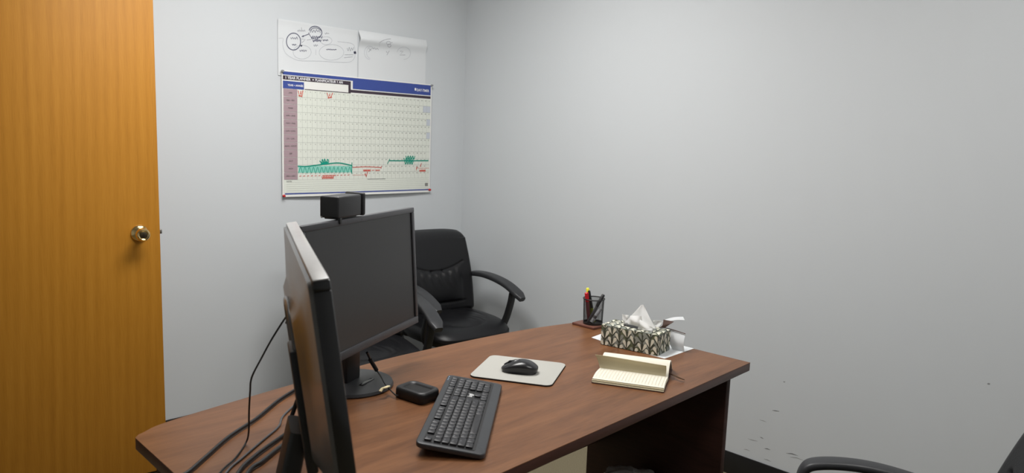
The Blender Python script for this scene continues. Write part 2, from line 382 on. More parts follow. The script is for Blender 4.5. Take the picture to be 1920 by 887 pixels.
strokes('pen_stroke', [L_(ell(412, 600, 150, 115), .0022), L_(ell(900, 605, 205, 130), .0022), L_(ell(812, 410, 95, 65), .0022),
    L_([ZL(*q[:2]) for q in catmull([(100, 370), (90, 480), (140, 620), (290, 720), (420, 745), (700, 750), (1000, 768), (1200, 765), (1285, 690), (1290, 560), (1240, 460), (1000, 425)], 6)], .0022), L_([ZL(20, 370), ZL(90, 366)], .002), L_([ZL(640, 560), ZL(640, 650)], .002)], M_inkl, shl)
R_ = lambda p, wd: ink(p, wd, None, shr, 'r')
strokes('pen_stroke', [R_(ell(675, 300, 38, 28, Z=ZR), .0022), R_(ell(690, 350, 30, 28, Z=ZR), .0022), R_([ZR(740, 285), ZR(735, 305)], .003), R_([ZR(630, 455), ZR(655, 485)], .0024), R_([ZR(690, 445), ZR(645, 525)], .0024),
    R_([ZR(890, 455), ZR(945, 452), ZR(885, 525), ZR(985, 522)], .0026), R_([ZR(*q[:2]) for q in catmull([(510, 295), (570, 258), (640, 235), (720, 225)], 5)], .0022), R_([ZR(310, 405), ZR(355, 440)], .0022), R_([ZR(360, 405), ZR(305, 470)], .0022), R_(scrib(430, 410, 120, 30, 6, Z=ZR, slope=.2, seed=15), .0022)], M_inkm, shr)
strokes('pen_stroke', [R_(ell(330, 480, 100, 125, 0, 90, 300, Z=ZR), .0022), R_(ell(350, 480, 80, 110, 0, 100, 280, Z=ZR), .002), R_(ell(955, 490, 125, 115, 0, -170, 90, Z=ZR), .0022), R_([ZR(505, 300), ZR(505, 370)], .002)], M_inkl, shr)

# ------------------------------------------------------------------ year planner
PY0, PZ1 = -.2581-.914, 1.7312
pl = thing('wall_planner', 'printed year planner poster with blue header and marker lines, pinned to wall', 'calendar', (.024, PY0, PZ1-.61))
PX = .010
def pb(u):                                                  # slight bow of the poster off the wall
    return PX+.002+.004*math.sin(math.pi*min(max(u/914, 0), 1))
obj('poster_sheet', MB().grid(lambda u, v: (pb(u*914)+(.006*v**6)*math.sin(math.pi*u), PY0+.914*u, PZ1-.61*v), 30, 24, -.0008), M_planw, pl, world=True, smooth=60)
def pp(u, v, lay): return (pb(u)+.006*(v/610)**6*math.sin(math.pi*min(max(u/914, 0), 1))+.0004+.0005*lay, PY0+u/1000, PZ1-v/1000)
def prect(mb, u0, v0, u1, v1, lay, n=None):
    n = n or max(1, int(abs(u1-u0)/40))
    m = max(1, int(abs(v1-v0)/60))
    vs = [pp(u0+(u1-u0)*i/n, v0+(v1-v0)*j/m, lay) for j in range(m+1) for i in range(n+1)]
    return mb.add(vs, [(j*(n+1)+i, (j+1)*(n+1)+i, (j+1)*(n+1)+i+1, j*(n+1)+i+1) for j in range(m) for i in range(n)])
def ptext(mb, body, u, v, size, lay, align='LEFT', bold=0, sx=1):
    vs, fs = text_mesh(body, size, align, bold); return mb.add([pp(u+x*1000*sx, v-y*1000, lay) for x, y, z in vs], fs)
def ppoly(mb, pts, wd, lay):
    q = [np.array(pp(u, v, lay)) for u, v in pts]; r = ribbon(q, wd/1000); mb.append(r)
obj('grid_field', prect(MB(), 80, 86, 906, 527, 1), M_plan, pl, world=True, smooth=0)
obj('notes_field', prect(MB(), 6, 527, 906, 590, 1), M_plan, pl, world=True, smooth=0)
b = MB(); prect(b, 6, 6, 906, 21, 1); prect(b, 392, 21, 906, 62, 1); obj('blue_header', b, M_blue, pl, world=True, smooth=0)
b = MB(); prect(b, 6, 25, 380, 44, 1); prect(b, 366, 44, 380, 86, 1); prect(b, 380, 67, 906, 81, 1); prect(b, 120, 82, 380, 86, 1); obj('brown_header', b, M_brown, pl, world=True, smooth=0)
obj('blue_tab', prect(MB(), 6, 50, 116, 86, 1), M_blue, pl, world=True, smooth=0); obj('blue_rule', prect(MB(), 12, 592, 908, 598, 1), M_blue, pl, world=True, smooth=0)
def plet(name, m, *a, **k): obj(name, ptext(MB(), *a, **k), m, pl, world=True, smooth=0)
plet('header_lettering', M_pwhite, '1 YEAR PLANNER', 16, 40, .017, 3, bold=.0004, sx=1.02); plet('header_lettering', M_pwhite, 'PLANIFICATEUR 1 AN', 176, 40, .017, 3, bold=.0004, sx=.95); obj('header_dot', prect(MB(), 162, 31, 168, 37, 3), M_pwhite, pl, world=True, smooth=0)
plet('header_lettering', M_pwhite, 'YEAR • ANNÉE', 30, 73, .0125, 3, bold=.0003); plet('brand_lettering', M_pwhite, 'DAY-TIMER', 806, 44, .019, 3, bold=.0004, sx=.9); obj('brand_mark', prect(MB(), 791, 28, 802, 42, 3), M_pwhite, pl, world=True, smooth=0)
MON = ['JAN', 'FEB • FÉV', 'MARS', 'APR • AVR', 'MAY • MAI', 'JUN • JUIN', 'JUL • JUIL', 'AUG • AOÛT', 'SEP', 'OCT', 'NOV', 'DEC • DÉC']
V0, VS = 87.5, 36.6
lt = MB()
for k in range(12):
    obj('month_label', prect(MB(), 8, V0+k*VS, 80, V0+(k+1)*VS-2, 2), M_mauve, pl, world=True, smooth=0)
    plet('month_lettering', M_pdark, MON[k], 44, V0+k*VS+21, .0105, 4, 'CENTER')
plet('notes_lettering', M_pdark, 'NOTES', 20, 537, .009, 4)
for q in range(9): prect(lt, 876+q*2.4, 556, 876+q*2.4+(1.6 if q % 3 else 1), 574, 3)
obj('barcode', lt, M_pdark, pl, world=True, smooth=0)['kind'] = 'stuff'
obj('fine_print', prect(MB(), 484, 528, 600, 530, 3), M_pdark, pl, world=True, smooth=0)
g = MB()
US = (906-80)/31
for k in range(1, 12): prect(g, 80, V0+k*VS-1.6, 906, V0+k*VS-.4, 2)
for k in range(1, 31): prect(g, 80+k*US-.5, 87, 80+k*US+.5, 527, 2, 1)
for k in range(6): prect(g, 20, 527+k*10.5, 904, 528+k*10.5, 2)
obj('grid_lines', g, M_pgrey, pl, world=True, smooth=0)['kind'] = 'stuff'
g = MB()
ND = [31, 28, 31, 30, 31, 30, 31, 31, 30, 31, 30, 31]
for k in range(12):
    for q in range(ND[k]): ptext(g, str(q+1), 80+q*US+17, V0+k*VS+10, .0085, 3, 'CENTER')
obj('day_numbers', g, M_pdark, pl, world=True, smooth=0)['kind'] = 'stuff'
for k0, r0 in ((29, 1), (30, 3), (30, 5)): obj('blank_cell', prect(MB(), 80+k0*US, V0+r0*VS, 906, V0+(r0+1)*VS-2, 2), M_cell, pl, world=True, smooth=0)
g = MB(); prect(g, 84, 458, 386, 492, 2.5); obj('marker_shading', g, M_teall, pl, world=True, smooth=0)
g = []
ppoly(g, catmull([(80, 459), (130, 460), (230, 449), (309, 443), (388, 456)], 6), 6, 4); ppoly(g, [(388, 440), (387, 500)], 4.5, 4)
zz = []
for k in range(27): zz.append((84+k*11.6, 494 if k % 2 == 0 else 464))
ppoly(g, catmull(zz, 4), 3.0, 4)
ppoly(g, catmull([(200, 432), (212, 442), (215, 424), (224, 444), (228, 422), (238, 446), (244, 424), (250, 440), (206, 446), (246, 436)], 4), 5, 4)
ppoly(g, [(612, 448), (628, 420)], 4, 4); ppoly(g, [(625, 430), (760, 430), (898, 429)], 6, 4)
for q, (uu, vv, ww) in enumerate([(768, 412, 64), (755, 424, 66), (758, 440, 60)]):
    ppoly(g, catmull([(uu-ww/2+ww*k/8, vv+(9 if k % 2 else -9)) for k in range(9)], 4), 5, 5+.3*q)
for q in g: obj('teal_marker_line', q, M_teal, pl, world=True, smooth=0)
g = []
ppoly(g, catmull([(392, 466), (480, 463), (570, 467)], 6), 3.5, 4); ppoly(g, [(570, 474), (574, 458)], 3, 4)
ppoly(g, catmull([(458+k*3.2, 482+(6 if k % 2 else -5)) for k in range(15)], 3), 3, 4); ppoly(g, [(510, 482), (528, 481)], 3, 4); ppoly(g, catmull([(535+k*3.5, 482+(3.5 if k % 2 else -3.5)) for k in range(9)], 3), 2.5, 4)
for q in range(14): ppoly(g, [(88+q*21, 509-q*.2), (99+q*21, 507-q*.2)], 2.8, 4)
for q in range(9): ppoly(g, [(392+q*9, 506), (397+q*9, 506)], 2.4, 4)
ppoly(g, catmull([(212+k*4.5, 517+(7 if k % 2 else -6)) for k in range(16)], 3), 3.2, 4.4)
ppoly(g, catmull([(220+k*5.5, 507+(3 if k % 2 else -3)) for k in range(14)], 3), 3, 4.2)
ppoly(g, [(468, 498), (475, 518), (484, 490)], 4, 4); ppoly(g, [(466, 504), (480, 508)], 3, 4)
ppoly(g, [(84, 92), (92, 120), (100, 94)], 4, 4); ppoly(g, [(98, 96), (104, 122), (110, 90)], 4, 4); ppoly(g, [(86, 116), (106, 118)], 4, 4)
ppoly(g, [(242, 92), (250, 116), (258, 96)], 4, 4); ppoly(g, [(256, 98), (262, 116), (274, 90)], 4, 4); ppoly(g, [(246, 118), (270, 112)], 4, 4)
ppoly(g, [(812, 484), (812, 464), (822, 466), (814, 474)], 3.4, 4); ppoly(g, [(838, 464), (848, 444)], 4, 4)
for q in range(9): ppoly(g, [(824+q*9, 472), (829+q*9, 472)], 3, 4)
ppoly(g, catmull([(834+k*4, 486+(6 if k % 2 else -6)) for k in range(12)], 3), 3.4, 4)
for q in g: obj('red_marker_line', q, M_red, pl, world=True, smooth=0)
# pins
def pin(u, v, m, label):
    c = pp(u, v, 3); M = Matrix.Rotation(math.pi/2, 4, 'Y')
    o = thing('push_pin', label, 'push pin', c, 0, 'push pins at the planner corners')
    obj('pin_head', MB().lathe([(0, 0), (.0065, 0), (.0068, .0015), (.004, .0035), (.0036, .008), (.0055, .0095), (.0055, .0108), (0, .011)], 16, (0, 0, 0), M), m, o, smooth=40)
    obj('pin_needle', MB().lathe([(0, -.012), (.0006, -.009), (.0006, 0), (0, 0)], 6, (0, 0, 0), M), M_steel, o)
pin(5, 604, M_redpin, 'red push pin at the bottom corner of the planner nearest the door')
pin(909, 596, M_redpin, 'red push pin at the bottom corner of the planner nearest the room corner')
pin(2, 6, M_greypin, 'grey push pin at the top corner of the planner nearest the door')
pin(910, 6, M_greypin, 'grey push pin at the top corner of the planner nearest the room corner')

# ------------------------------------------------------------------ desk
H, TH = .74, .028
bow = [(1.547, -.707), (1.500, -.93), (1.478, -1.137), (1.470, -1.448), (1.4755, -1.640), (1.502, -1.916), (1.553, -2.260), (1.592, -2.355)]
top = [(2.2405, -.6805)]+[q[:2] for q in catmull(bow, 8)]+[(1.606, -2.367), (2.292, -2.367)]
dk = thing('office_desk', 'bow-front cherry brown office desk', 'desk', (1.9, -1.5, 0))
obj('desktop', MB().prism(top, H-.002, H), M_desk, dk, world=True, smooth=30)
obj('edge_band', MB().prism(top, H-TH, H-.002), M_edge, dk, world=True, bevel=.0015, smooth=30)
xm = 1.665
obj('end_panel', MB().box(1.63, 2.195, -.742, -.718, 0, H-TH), M_deskdark, dk, world=True, bevel=.001)
obj('end_panel', MB().box(1.67, 2.245, -2.345, -2.321, 0, H-TH), M_deskdark, dk, world=True, bevel=.001)
zl = float(P(1103, 833, 0, xm)[2])
obj('modesty_panel', MB().box(xm-.009, xm+.009, -2.321, -.742, zl, H-TH), M_deskdark, dk, world=True, bevel=.001)

# ------------------------------------------------------------------ monitors
def make_monitor(label, loc, rz, W, HH, zc, tilt, off, yoff, thick, style):
    M_bz = M_bezel if style == 'round' else M_bz1
    hd = .034 if style == 'round' else .028; hdn = 0 if style == 'round' else .035
    t = thing('computer_monitor', label, 'monitor', loc, rz)
    T = math.radians(tilt)
    M = Matrix.Translation((off, yoff, zc)) @ Matrix.Rotation(-T, 4, 'Y') @ Matrix(((0, 0, 1, 0), (1, 0, 0, 0), (0, 1, 0, 0), (0, 0, 0, 1)))
    # panel coordinates: a (width), b (up), c (normal); front bezel face at c = 0
    bz = .015; bb = .022
    a0, a1, b0, b1 = -W/2, W/2, -HH/2, HH/2
    fr = MB()
    fr.box(a0, a1, b1-bz, b1, -thick, 0); fr.box(a0, a1, b0, b0+bb, -thick, 0)
    fr.box(a0, a0+bz, b0+bb, b1-bz, -thick, 0); fr.box(a1-bz, a1, b0+bb, b1-bz, -thick, 0)
    bzl = obj('bezel', fr.xf(M), M_bz, t, bevel=.002)
    for l0 in (a0+bz-.001, a1-bz-.005): obj('inner_lip', MB().box(l0, l0+.006, b0+bb, b1-bz, -.012, -.0035).xf(M), M_blkgloss, bzl)
    obj('screen', MB().box(a0+bz-.001, a1-bz+.001, b0+bb-.001, b1-bz+.001, -.012, -.0045).xf(M), M_screen, t)
    # back shell: stepped and tapering to a central hump
    def ring(w_, h_, c, dy=0, r=.02): return [(x, y+dy, c) for x, y in rrect(-w_/2, w_/2, -h_/2, h_/2, r, 5)]
    rs = [ring(W-.004, HH-.004, -thick+.004), ring(W-.008, HH-.008, -thick-.006, 0), ring(W*.80, HH*.80, -thick-.012, 0, .04), ring(W*.62, HH*.70, -thick-hd*.7, -.005-hdn*.6, .05), ring(W*.55, HH*.64, -thick-hd, -.008-hdn*.6, .05)]
    sh = MB(); n = len(rs[0]); sh.v = [q for r in rs for q in r]
    sh.f = [(i*n+j, i*n+(j+1) % n, (i+1)*n+(j+1) % n, (i+1)*n+j) for i in range(len(rs)-1) for j in range(n)]+[tuple(range((len(rs)-1)*n, len(rs)*n)), tuple(range(n))[::-1]]
    bk = obj('back_shell', sh.xf(M), M_backp if style == 'round' else M_shell1, t, smooth=50)
    # oval relief on the back
    ov = MB(); cb = -thick-hd
    path = [Vector((.11*math.cos(a), .03+.062*math.sin(a), cb)) for a in [2*math.pi*k/40 for k in range(41)]]
    ov.sweep(path, lambda i, q: [(.005*math.cos(2*math.pi*k/8), .005*math.sin(2*math.pi*k/8)) for k in range(8)], (0, 0, 1))
    obj('back_relief', ov.xf(M), M_backp if style == 'round' else M_shell1, bk, smooth=60)
    for k in range(5):
        x = W*.26+k*.022
        obj('menu_button', MB().box(x, x+.013, b0-.0015, b0+.003, -.012, -.003).xf(M), M_char, bzl, bevel=.0008)
    if style == 'round':
        obj('neck', MB().box(-.028, .006, -.035+yoff, .035+yoff, .012, zc-.02), M_blk, t, bevel=.006)
        obj('hinge_block', MB().box(-.03, off-thick*.9, -.05+yoff, .05+yoff, zc-.06, zc+.03), M_blk, t, bevel=.005)
        obj('stand_base', MB().lathe([(0, 0), (.112, 0), (.115, .004), (.112, .011), (.085, .0145), (0, .016)], 56, (0, yoff, 0)), M_char, t, smooth=40)
        obj('base_slot', MB().box(.04, .052, -.032+yoff, .032+yoff, .0150, .0166), M_blkgloss, t, bevel=.0006)
        obj('logo_mark', MB().box(-.020, .020, b1-.0105, b1-.0065, 0, .0004).xf(M), M_cablegrey, bzl)
    else:
        nk = MB()
        nk.sweep([(.030, yoff, .172), (.025, yoff, .150), (.012, yoff, .085), (-.004, yoff, .010)], lambda i, q: rrect(-.045, .045, -.017, .017, .008, 3), (1, 0, 0))
        obj('neck', nk, M_blk, t, smooth=50)
        obj('top_slab', MB().box(a0+.002, a1-.002, b1, b1+.0025, -thick+.001, -.001).xf(M), mat('pale_grey_slab', (.46, .45, .44), .25, .6), t, bevel=.001)  # thin pale grey slab, makes the top face lighter than shell and bezel
        obj('spine_column', MB().box(-.12, -.05, -.185, .035, -thick-hd-.011, -thick-hd+.008).xf(M), M_blk, t, bevel=.004)
        obj('stand_base', MB().prism(rrect(-.07, .13, yoff-.115, yoff+.115, .03, 6), 0, .012), M_blk, t, bevel=.003)
    return t, M
b2 = P(676, 713, 2, H)
a2 = math.radians(26); w2 = np.array([-math.sin(a2), math.cos(a2), 0])
m2, M2 = make_monitor('black monitor with its dark screen showing, on a round stand', b2-w2*.045, a2, .580, .362, .302, 3.6, .05, 0, .020, 'round')
zt1 = 1.245
A1 = P(619, 524, 2, zt1); B1 = P(557, 417, 2, zt1); W1 = float(np.linalg.norm(A1-B1)); dB = (B1-A1)/W1; n1 = np.array([dB[1], -dB[0], 0]); az1 = math.atan2(n1[1], n1[0])
H1 = .375; T1 = math.radians(7.5)
cen = (A1+B1)/2-n1*.0; zc1 = zt1-H-H1/2*math.cos(T1)
offp = .075                                                  # panel centre ahead of the stand's foot
pc = cen+n1*(H1/2*math.sin(T1))                             # panel centre in plan
m1, M1 = make_monitor('black monitor turned away, its glossy back toward the door', (float(pc[0]-n1[0]*offp), float(pc[1]-n1[1]*offp), H), az1, W1, H1, zc1, 7.5, offp, 0, .024, 'slant')

# box camera standing on the far monitor's top edge
tp = (arr(m2) @ M2) @ Vector((0, .181, 0))
c0 = PV(632, 417, (tp.x, tp.y, tp.z), (math.cos(a2), math.sin(a2), 0))
sM = (arr(m2) @ M2).inverted() @ Vector(c0)
wc = thing('webcam', 'black box-shaped webcam perched on top of a monitor', 'webcam', (arr(m2) @ M2) @ Vector((sM.x, .181, 0)), a2)
obj('camera_body', MB().box(-.052, .004, 0, .112, .004, .060), M_char, wc, bevel=.005, seg=3)
obj('front_plate', MB().box(-.054, .006, .119, .132, .002, .064), M_char, wc, bevel=.006, seg=3)
obj('lens_tunnel', MB().box(-.046, -.002, .110, .121, .010, .056), M_blkgloss, wc)
obj('mount_clip', MB().box(-.030, .0055, .010, .022, -.012, .005), M_blk, wc, bevel=.001) if False else obj('mount_clip', MB().box(.0016, .0045, .006, .016, -.010, .006), M_blk, wc, bevel=.0008)
obj('mount_foot', MB().box(-.040, -.004, .004, .100, .0012, .005), M_blk, wc, bevel=.001)
obj('screw', MB().lathe([(0, 0), (.0025, 0), (.0025, .002), (0, .002)], 10, (-.044, -.001, .006), Matrix.Rotation(math.pi/2, 4, 'X')), M_steel, wc)

# ------------------------------------------------------------------ keyboard
kp = {k: P(*v) for k, v in dict(fl=(841, 701, 2, .772), fr=(941.5, 722.5, 2, .752), nr=(908, 858, 2, .752), nl=(779, 828, 2, .772)).items()}
kl = (kp['fl']+kp['fr']-kp['nl']-kp['nr'])/2; KL = float(np.linalg.norm(kl[:2])); kang = math.atan2(kl[1], kl[0])-math.pi/2
kw = (kp['fr']+kp['nr']-kp['fl']-kp['nl'])/2; KW = abs(float(kw[0]*math.cos(kang)+kw[1]*math.sin(kang)))
kc = sum(kp.values())/4
kb = thing('keyboard', 'black full-size computer keyboard on the desk', 'keyboard', (kc[0], kc[1], H), kang)
kt = math.atan2(.020, KW)
def kz_(x): return .0235-x*math.tan(kt)                      # top face height above the desk
KM = Matrix(((1, 0, 0, 0), (0, 1, 0, 0), (-math.tan(kt), 0, 1, .0235), (0, 0, 0, 1)))
body = MB().prism(rrect(-KW/2, KW/2, -KL/2, KL/2, .016, 6), -.0125, 0).xf(KM)
obj('keyboard_case', body, M_kbody, kb, bevel=.003, seg=3)
U = (KL-.030)/22.9; UX = (KW-.043)/6.3
x_row = [-KW/2+.016+UX*.5] + [-KW/2+.016+UX*(.5+1.2+k) for k in range(5)]
obj('key_well', MB().prism(rrect(-KW/2+.014, KW/2-.023, -KL/2+.012, KL/2-.012, .006, 4), 0, .0008).xf(KM), M_blk, kb)
KMESH = {}
leg = MB()
def key(row, u0, wu, hu=1, lab=None):
    kk = (wu, hu)
    if kk not in KMESH:
        sx, sy = UX*hu-.0022, U*wu-.0022
        lo = rrect(-sx/2, sx/2, -sy/2, sy/2, .0018, 2); hi = rrect(-sx/2+.0016, sx/2-.0016, -sy/2+.0016, sy/2-.0016, .0018, 2); n = len(lo)
        mb = MB(); mb.v = [(x, y, .0008) for x, y in lo]+[(x, y, .0052) for x, y in lo]+[(x, y, .0064) for x, y in hi]
        mb.f = [(i*n+j, i*n+(j+1) % n, (i+1)*n+(j+1) % n, (i+1)*n+j) for i in range(2) for j in range(n)]+[tuple(range(2*n, 3*n))]
        o = obj('key', mb, M_key, kb, smooth=40); KMESH[kk] = o.data
    else:
        o = bpy.data.objects.new('key', KMESH[kk]); COL.objects.link(o); o.parent = kb
    x = x_row[row]+(hu-1)*UX/2; y = -KL/2+.015+(u0+wu/2)*U
    o.location = (x, y, kz_(x)); o.rotation_euler = (0, kt, 0)
    if lab:
        vs, fs = text_mesh(lab, .0075 if len(lab) == 1 else .0048, 'CENTER')
        leg.add([(x-.001-py_, y+px_, kz_(x-.001-py_)+.0066) for px_, py_, _ in vs], fs)
def row(r, u, items):
    for it in items:
        if isinstance(it, (int, float)): u += it; continue
        lab, wu = it; key(r, u, wu, 1, lab); u += wu
k1 = lambda s: [(c, 1) for c in s]
row(0, 0, [('esc', 1), 1, *[('F%d' % i, 1) for i in (1, 2, 3, 4)], .5, *[('F%d' % i, 1) for i in (5, 6, 7, 8)], .5, *[('F%d' % i, 1) for i in (9, 10, 11, 12)], .25, ('prt', 1), ('scr', 1), ('brk', 1), .25, ('-', 1), ('+', 1), ('x', 1), ('c', 1)])
row(1, 0, [*k1('`1234567890-='), ('back', 2), .25, ('ins', 1), ('home', 1), ('pgup', 1), .25, ('num', 1), *k1('/*-')])
row(2, 0, [('tab', 1.5), *k1('QWERTYUIOP[]'), ('\\', 1.5), .25, ('del', 1), ('end', 1), ('pgdn', 1), .25, *k1('789')])
row(3, 0, [('caps', 1.75), *k1("ASDFGHJKL;'"), ('enter', 2.25), 3.5, *k1('456')])
row(4, 0, [('shift', 2.25), *k1('ZXCVBNM,./'), ('shift', 2.75), 1.25, ('^', 1), 1.25, *k1('123')])
row(5, 0, [('ctrl', 1.25), ('win', 1.25), ('alt', 1.25), ('', 6.25), ('alt', 1.25), ('fn', 1.25), ('menu', 1.25), ('ctrl', 1.25), .25, *k1('<v>'), .25, ('0', 2), ('.', 1)])
key(2, 21.5, 1, 2, '+'); key(4, 21.5, 1, 2, 'ent')
obj('key_legends', leg, M_legend, kb, smooth=0)
vs, fs = text_mesh('logi', .017, 'CENTER', .0004); yl = -KL/2+.015+16.75*U; xl = x_row[3]
obj('brand_lettering', MB().add([(xl+.004-y, yl+x, kz_(xl+.004-y)+.0011) for x, y, z in vs], fs), M_logo, kb, smooth=0)
for k in range(3):
    y = KL/2-.020-k*.013; obj('indicator_light', MB().box(-KW/2+.005, -KW/2+.008, y-.002, y+.002, kz_(-KW/2+.006)-.0005, kz_(-KW/2+.006)+.0006), mat('indicator', s2l(150, 170, 190), .4), kb)
for s in (-1, 1): obj('tilt_foot', MB().box(-KW/2+.012, -KW/2+.024, s*(KL/2-.06)-.014, s*(KL/2-.06)+.014, 0, kz_(-KW/2+.02)-.010), M_rubber, kb, bevel=.001)
for s in (-1, 1): obj('front_foot', MB().box(KW/2-.025, KW/2-.012, s*(KL/2-.06)-.014, s*(KL/2-.06)+.014, 0, .004), M_rubber, kb)

# ------------------------------------------------------------------ mouse pad and mouse
mp = [P(*q, 2, H+.005) for q in ((913, 664), (1056, 681), (1041, 724.5), (887, 705.5))]
mc = sum(mp)/4; e1 = (mp[1]+mp[2]-mp[0]-mp[3])/2; e2 = (mp[0]+mp[1]-mp[2]-mp[3])/2
ML, MW = float(np.linalg.norm(e1)), float(np.linalg.norm(e2)); mang = math.atan2(e1[1], e1[0])
mpd = thing('mouse_pad', 'light grey mouse pad with rounded corners under a black mouse', 'mouse pad', (mc[0], mc[1], H), mang)
obj('rubber_base', MB().prism(rrect(-ML/2, ML/2, -MW/2, MW/2, .022, 8), 0, .0035), M_rubber, mpd)
obj('cloth_top', MB().prism(rrect(-ML/2+.0005, ML/2-.0005, -MW/2+.0005, MW/2-.0005, .022, 8), .0035, .0052), M_pad, mpd, bevel=.0006)
f0 = P(939, 701, 2, H+.006); f1 = P(1003, 704, 2, H+.006)
cM_ = (f0+f1)/2+np.array([-.018, .026, 0]); mdir = math.radians(-146)
ms = thing('computer_mouse', 'black wireless mouse on a grey pad', 'mouse', (cM_[0], cM_[1], H+.0052), mdir)
def mouse_pt(u, v):                                         # front is +x; u round the outline, v bottom to crown
    a = 2*math.pi*u; L, W_ = .056, .0335
    sq = lambda c, e: math.copysign(abs(c)**e, c)
    x = L*sq(math.cos(a), .82); y = W_*sq(math.sin(a), .75)*(1-.10*math.sin(math.pi*(x/L+1)/2)+.06)
    hz = .037*(1-.50*((x/L+.22)/1.2)**2*1.3)
    hz = max(hz, .017)
    if v < .45:
        t = v/.45; k = .93+.07*math.sin(t*math.pi/2); waist = 1-.10*math.sin(math.pi*t)*abs(math.sin(a))
        return (x*k, y*k*waist, .001+(hz*.52)*t)
    t = (v-.45)/.55; k = math.cos(t*math.pi/2)**.75
    return (x*k, y*k, .001+hz*.52+(.037*(1-.65*((x*k/L+.22)/1.2)**2)-.037*.52*(1-.65*((x/L+.22)/1.2)**2))*math.sin(t*math.pi/2)*.98)
obj('mouse_shell', MB().grid(mouse_pt, 48, 22), M_blkgloss if False else mat('mouse_plastic', (.014, .014, .016), .28, .5), ms, smooth=70)
obj('scroll_wheel', MB().lathe([(0, -.004), (.009, -.004), (.010, 0), (.009, .004), (0, .004)], 24, (.028, 0, .0235), Matrix.Rotation(math.pi/2, 4, 'X')), M_rubber, ms)
bt = MB().tube([(.012+.004*k, 0, mouse_pt(0, .9)[2]) for k in range(2)], .0001)
for s in (-1, 1):
    def btn(u, v, s=s):
        x = .008+.041*u; y = s*(.004+.021*v)*(1-.25*u)
        return (x, y, .0372*(1-.65*((x/.056+.22)/1.2)**2)*(1-.32*(y/.030)**2)-.0006+.0012*math.sin(math.pi*u)**.4*math.sin(math.pi*v)**.4)
    obj('mouse_button', MB().grid(btn, 12, 8, .002), mat('mouse_button_plastic', (.022, .022, .025), .25, .5), ms, smooth=60)
obj('mouse_glide', MB().box(-.04, .04, -.02, .02, 0, .0014), M_rubber, ms)

# ------------------------------------------------------------------ small black charging tray beside the keyboard
hq = [P(737, 744, 2, H), P(791, 762, 2, H), P(828, 737, 2, H)]
hx = hq[1]-hq[0]; hL = float(np.linalg.norm(hx)); hang = math.atan2(hx[1], hx[0]); hy = np.array([-math.sin(hang), math.cos(hang), 0]); hW = .076
hc = (hq[0]+hq[1])/2+hy*hW/2
hb = thing('desk_tray', 'small black plastic tray box with hollowed top beside the keyboard', 'tray', (hc[0], hc[1], H), hang)
def rr3(w_, h_, z, r): return [(x, y, z) for x, y in rrect(-w_/2, w_/2, -h_/2, h_/2, r, 6)]
rs = [rr3(hL-.006, hW-.006, 0, .014), rr3(hL, hW, .004, .016), rr3(hL, hW, .024, .018), rr3(hL-.003, hW-.003, .0285, .018), rr3(hL-.012, hW-.012, .031, .016), rr3(hL-.024, hW-.024, .0300, .014), rr3(hL-.032, hW-.032, .0245, .012)]
sh = MB(); n = len(rs[0]); sh.v = [q for r in rs for q in r]
sh.f = [(i*n+j, i*n+(j+1) % n, (i+1)*n+(j+1) % n, (i+1)*n+j) for i in range(len(rs)-1) for j in range(n)]+[tuple(range(n))[::-1]]
obj('tray_body', sh, M_blk, hb, smooth=50)
obj('tray_floor', MB().prism(rrect(-hL/2+.016, hL/2-.016, -hW/2+.016, hW/2-.016, .012, 5), .022, .0246), M_rubber, hb)

# cable from the far monitor's lower edge
q0 = P(689, 664, 2, H+.125)
ul = (arr(m2) @ M2) @ Vector((-.012, -.181, -.012))
cb_ = thing('usb_cable', 'short black cable with thick plug hanging under the round-stand monitor', 'cable', (1.72, -1.74, H))
nn = (math.cos(a2), math.sin(a2), 0)
pa = [PV(x, y, (ul.x, ul.y, ul.z), nn) for x, y in ((688, 661), (694, 674), (706, 694))]
e_ = P(724, 723, 2, H+.021); e2_ = P(742, 741, 2, H+.010)
obj('plug', MB().tube(catmull([pa[1], (pa[1]+pa[2])/2, pa[2]], 3), .0058, 10), M_cable, cb_, world=True, smooth=50)
obj('plug_tip', MB().tube([pa[0], pa[1]], .0036, 8), M_blkgloss, cb_, world=True)
obj('cable_cord', MB().tube(catmull([pa[2], (pa[2]+e_)/2+np.array([0, 0, .002]), e_, e2_, P(746, 741, 2, H+.012)], 6), .0020, 8), M_cable, cb_, world=True, smooth=60)
tg = catmull([P(713, 734, 2, H+.020), P(717, 728.5, 2, H+.026), P(723, 726.5, 2, H+.028), P(729, 724, 2, H+.024)], 5)
obj('cream_tie', MB().sweep(tg, lambda i, t: rrect(-.0045, .0045, -.0016, .0016, .001, 2)), M_tagc, cb_, world=True)

# ------------------------------------------------------------------ cables behind the turned monitor
def cable(pts, r, m, label, grp=None):
    o = obj('cable', MB().tube(catmull(pts, 10), r, 8), m, smooth=60); return tag(o, label, 'cable', grp)
zc_ = H+.006
edge = lambda x: [(x, -2.372, H+.004), (x+.004, -2.384, H-.02), (x+.006, -2.388, .45), (x+.01, -2.40, .12), (x-.03, -2.46, .007), (x-.15, -2.52, .006)]
st = arr(m1) @ M1 @ Vector((.20, .0, -.056))
dep0 = float((np.array(st)-CAM) @ AF); dep1 = float((P(466, 812, 2, H+.03)-CAM) @ AF)
pxs = [(541, 588), (512, 632), (490, 672), (472, 708), (469, 735), (467, 770)]
c1 = [np.array(st)]+[CAM+ray(x, y)*(dep0+.02+(dep1-dep0-.02)*(k/6)) for k, (x, y) in enumerate(pxs)]
c1 = c1+[P(466, 812, 2, H+.03), P(460, 832, 2, zc_-.002), P(440, 860, 2, zc_-.002), P(414, 884, 2, zc_-.002)]+edge(1.985)
cable(c1, .0020, M_cable, 'thin black cable hanging in the air from the back of the turned monitor')
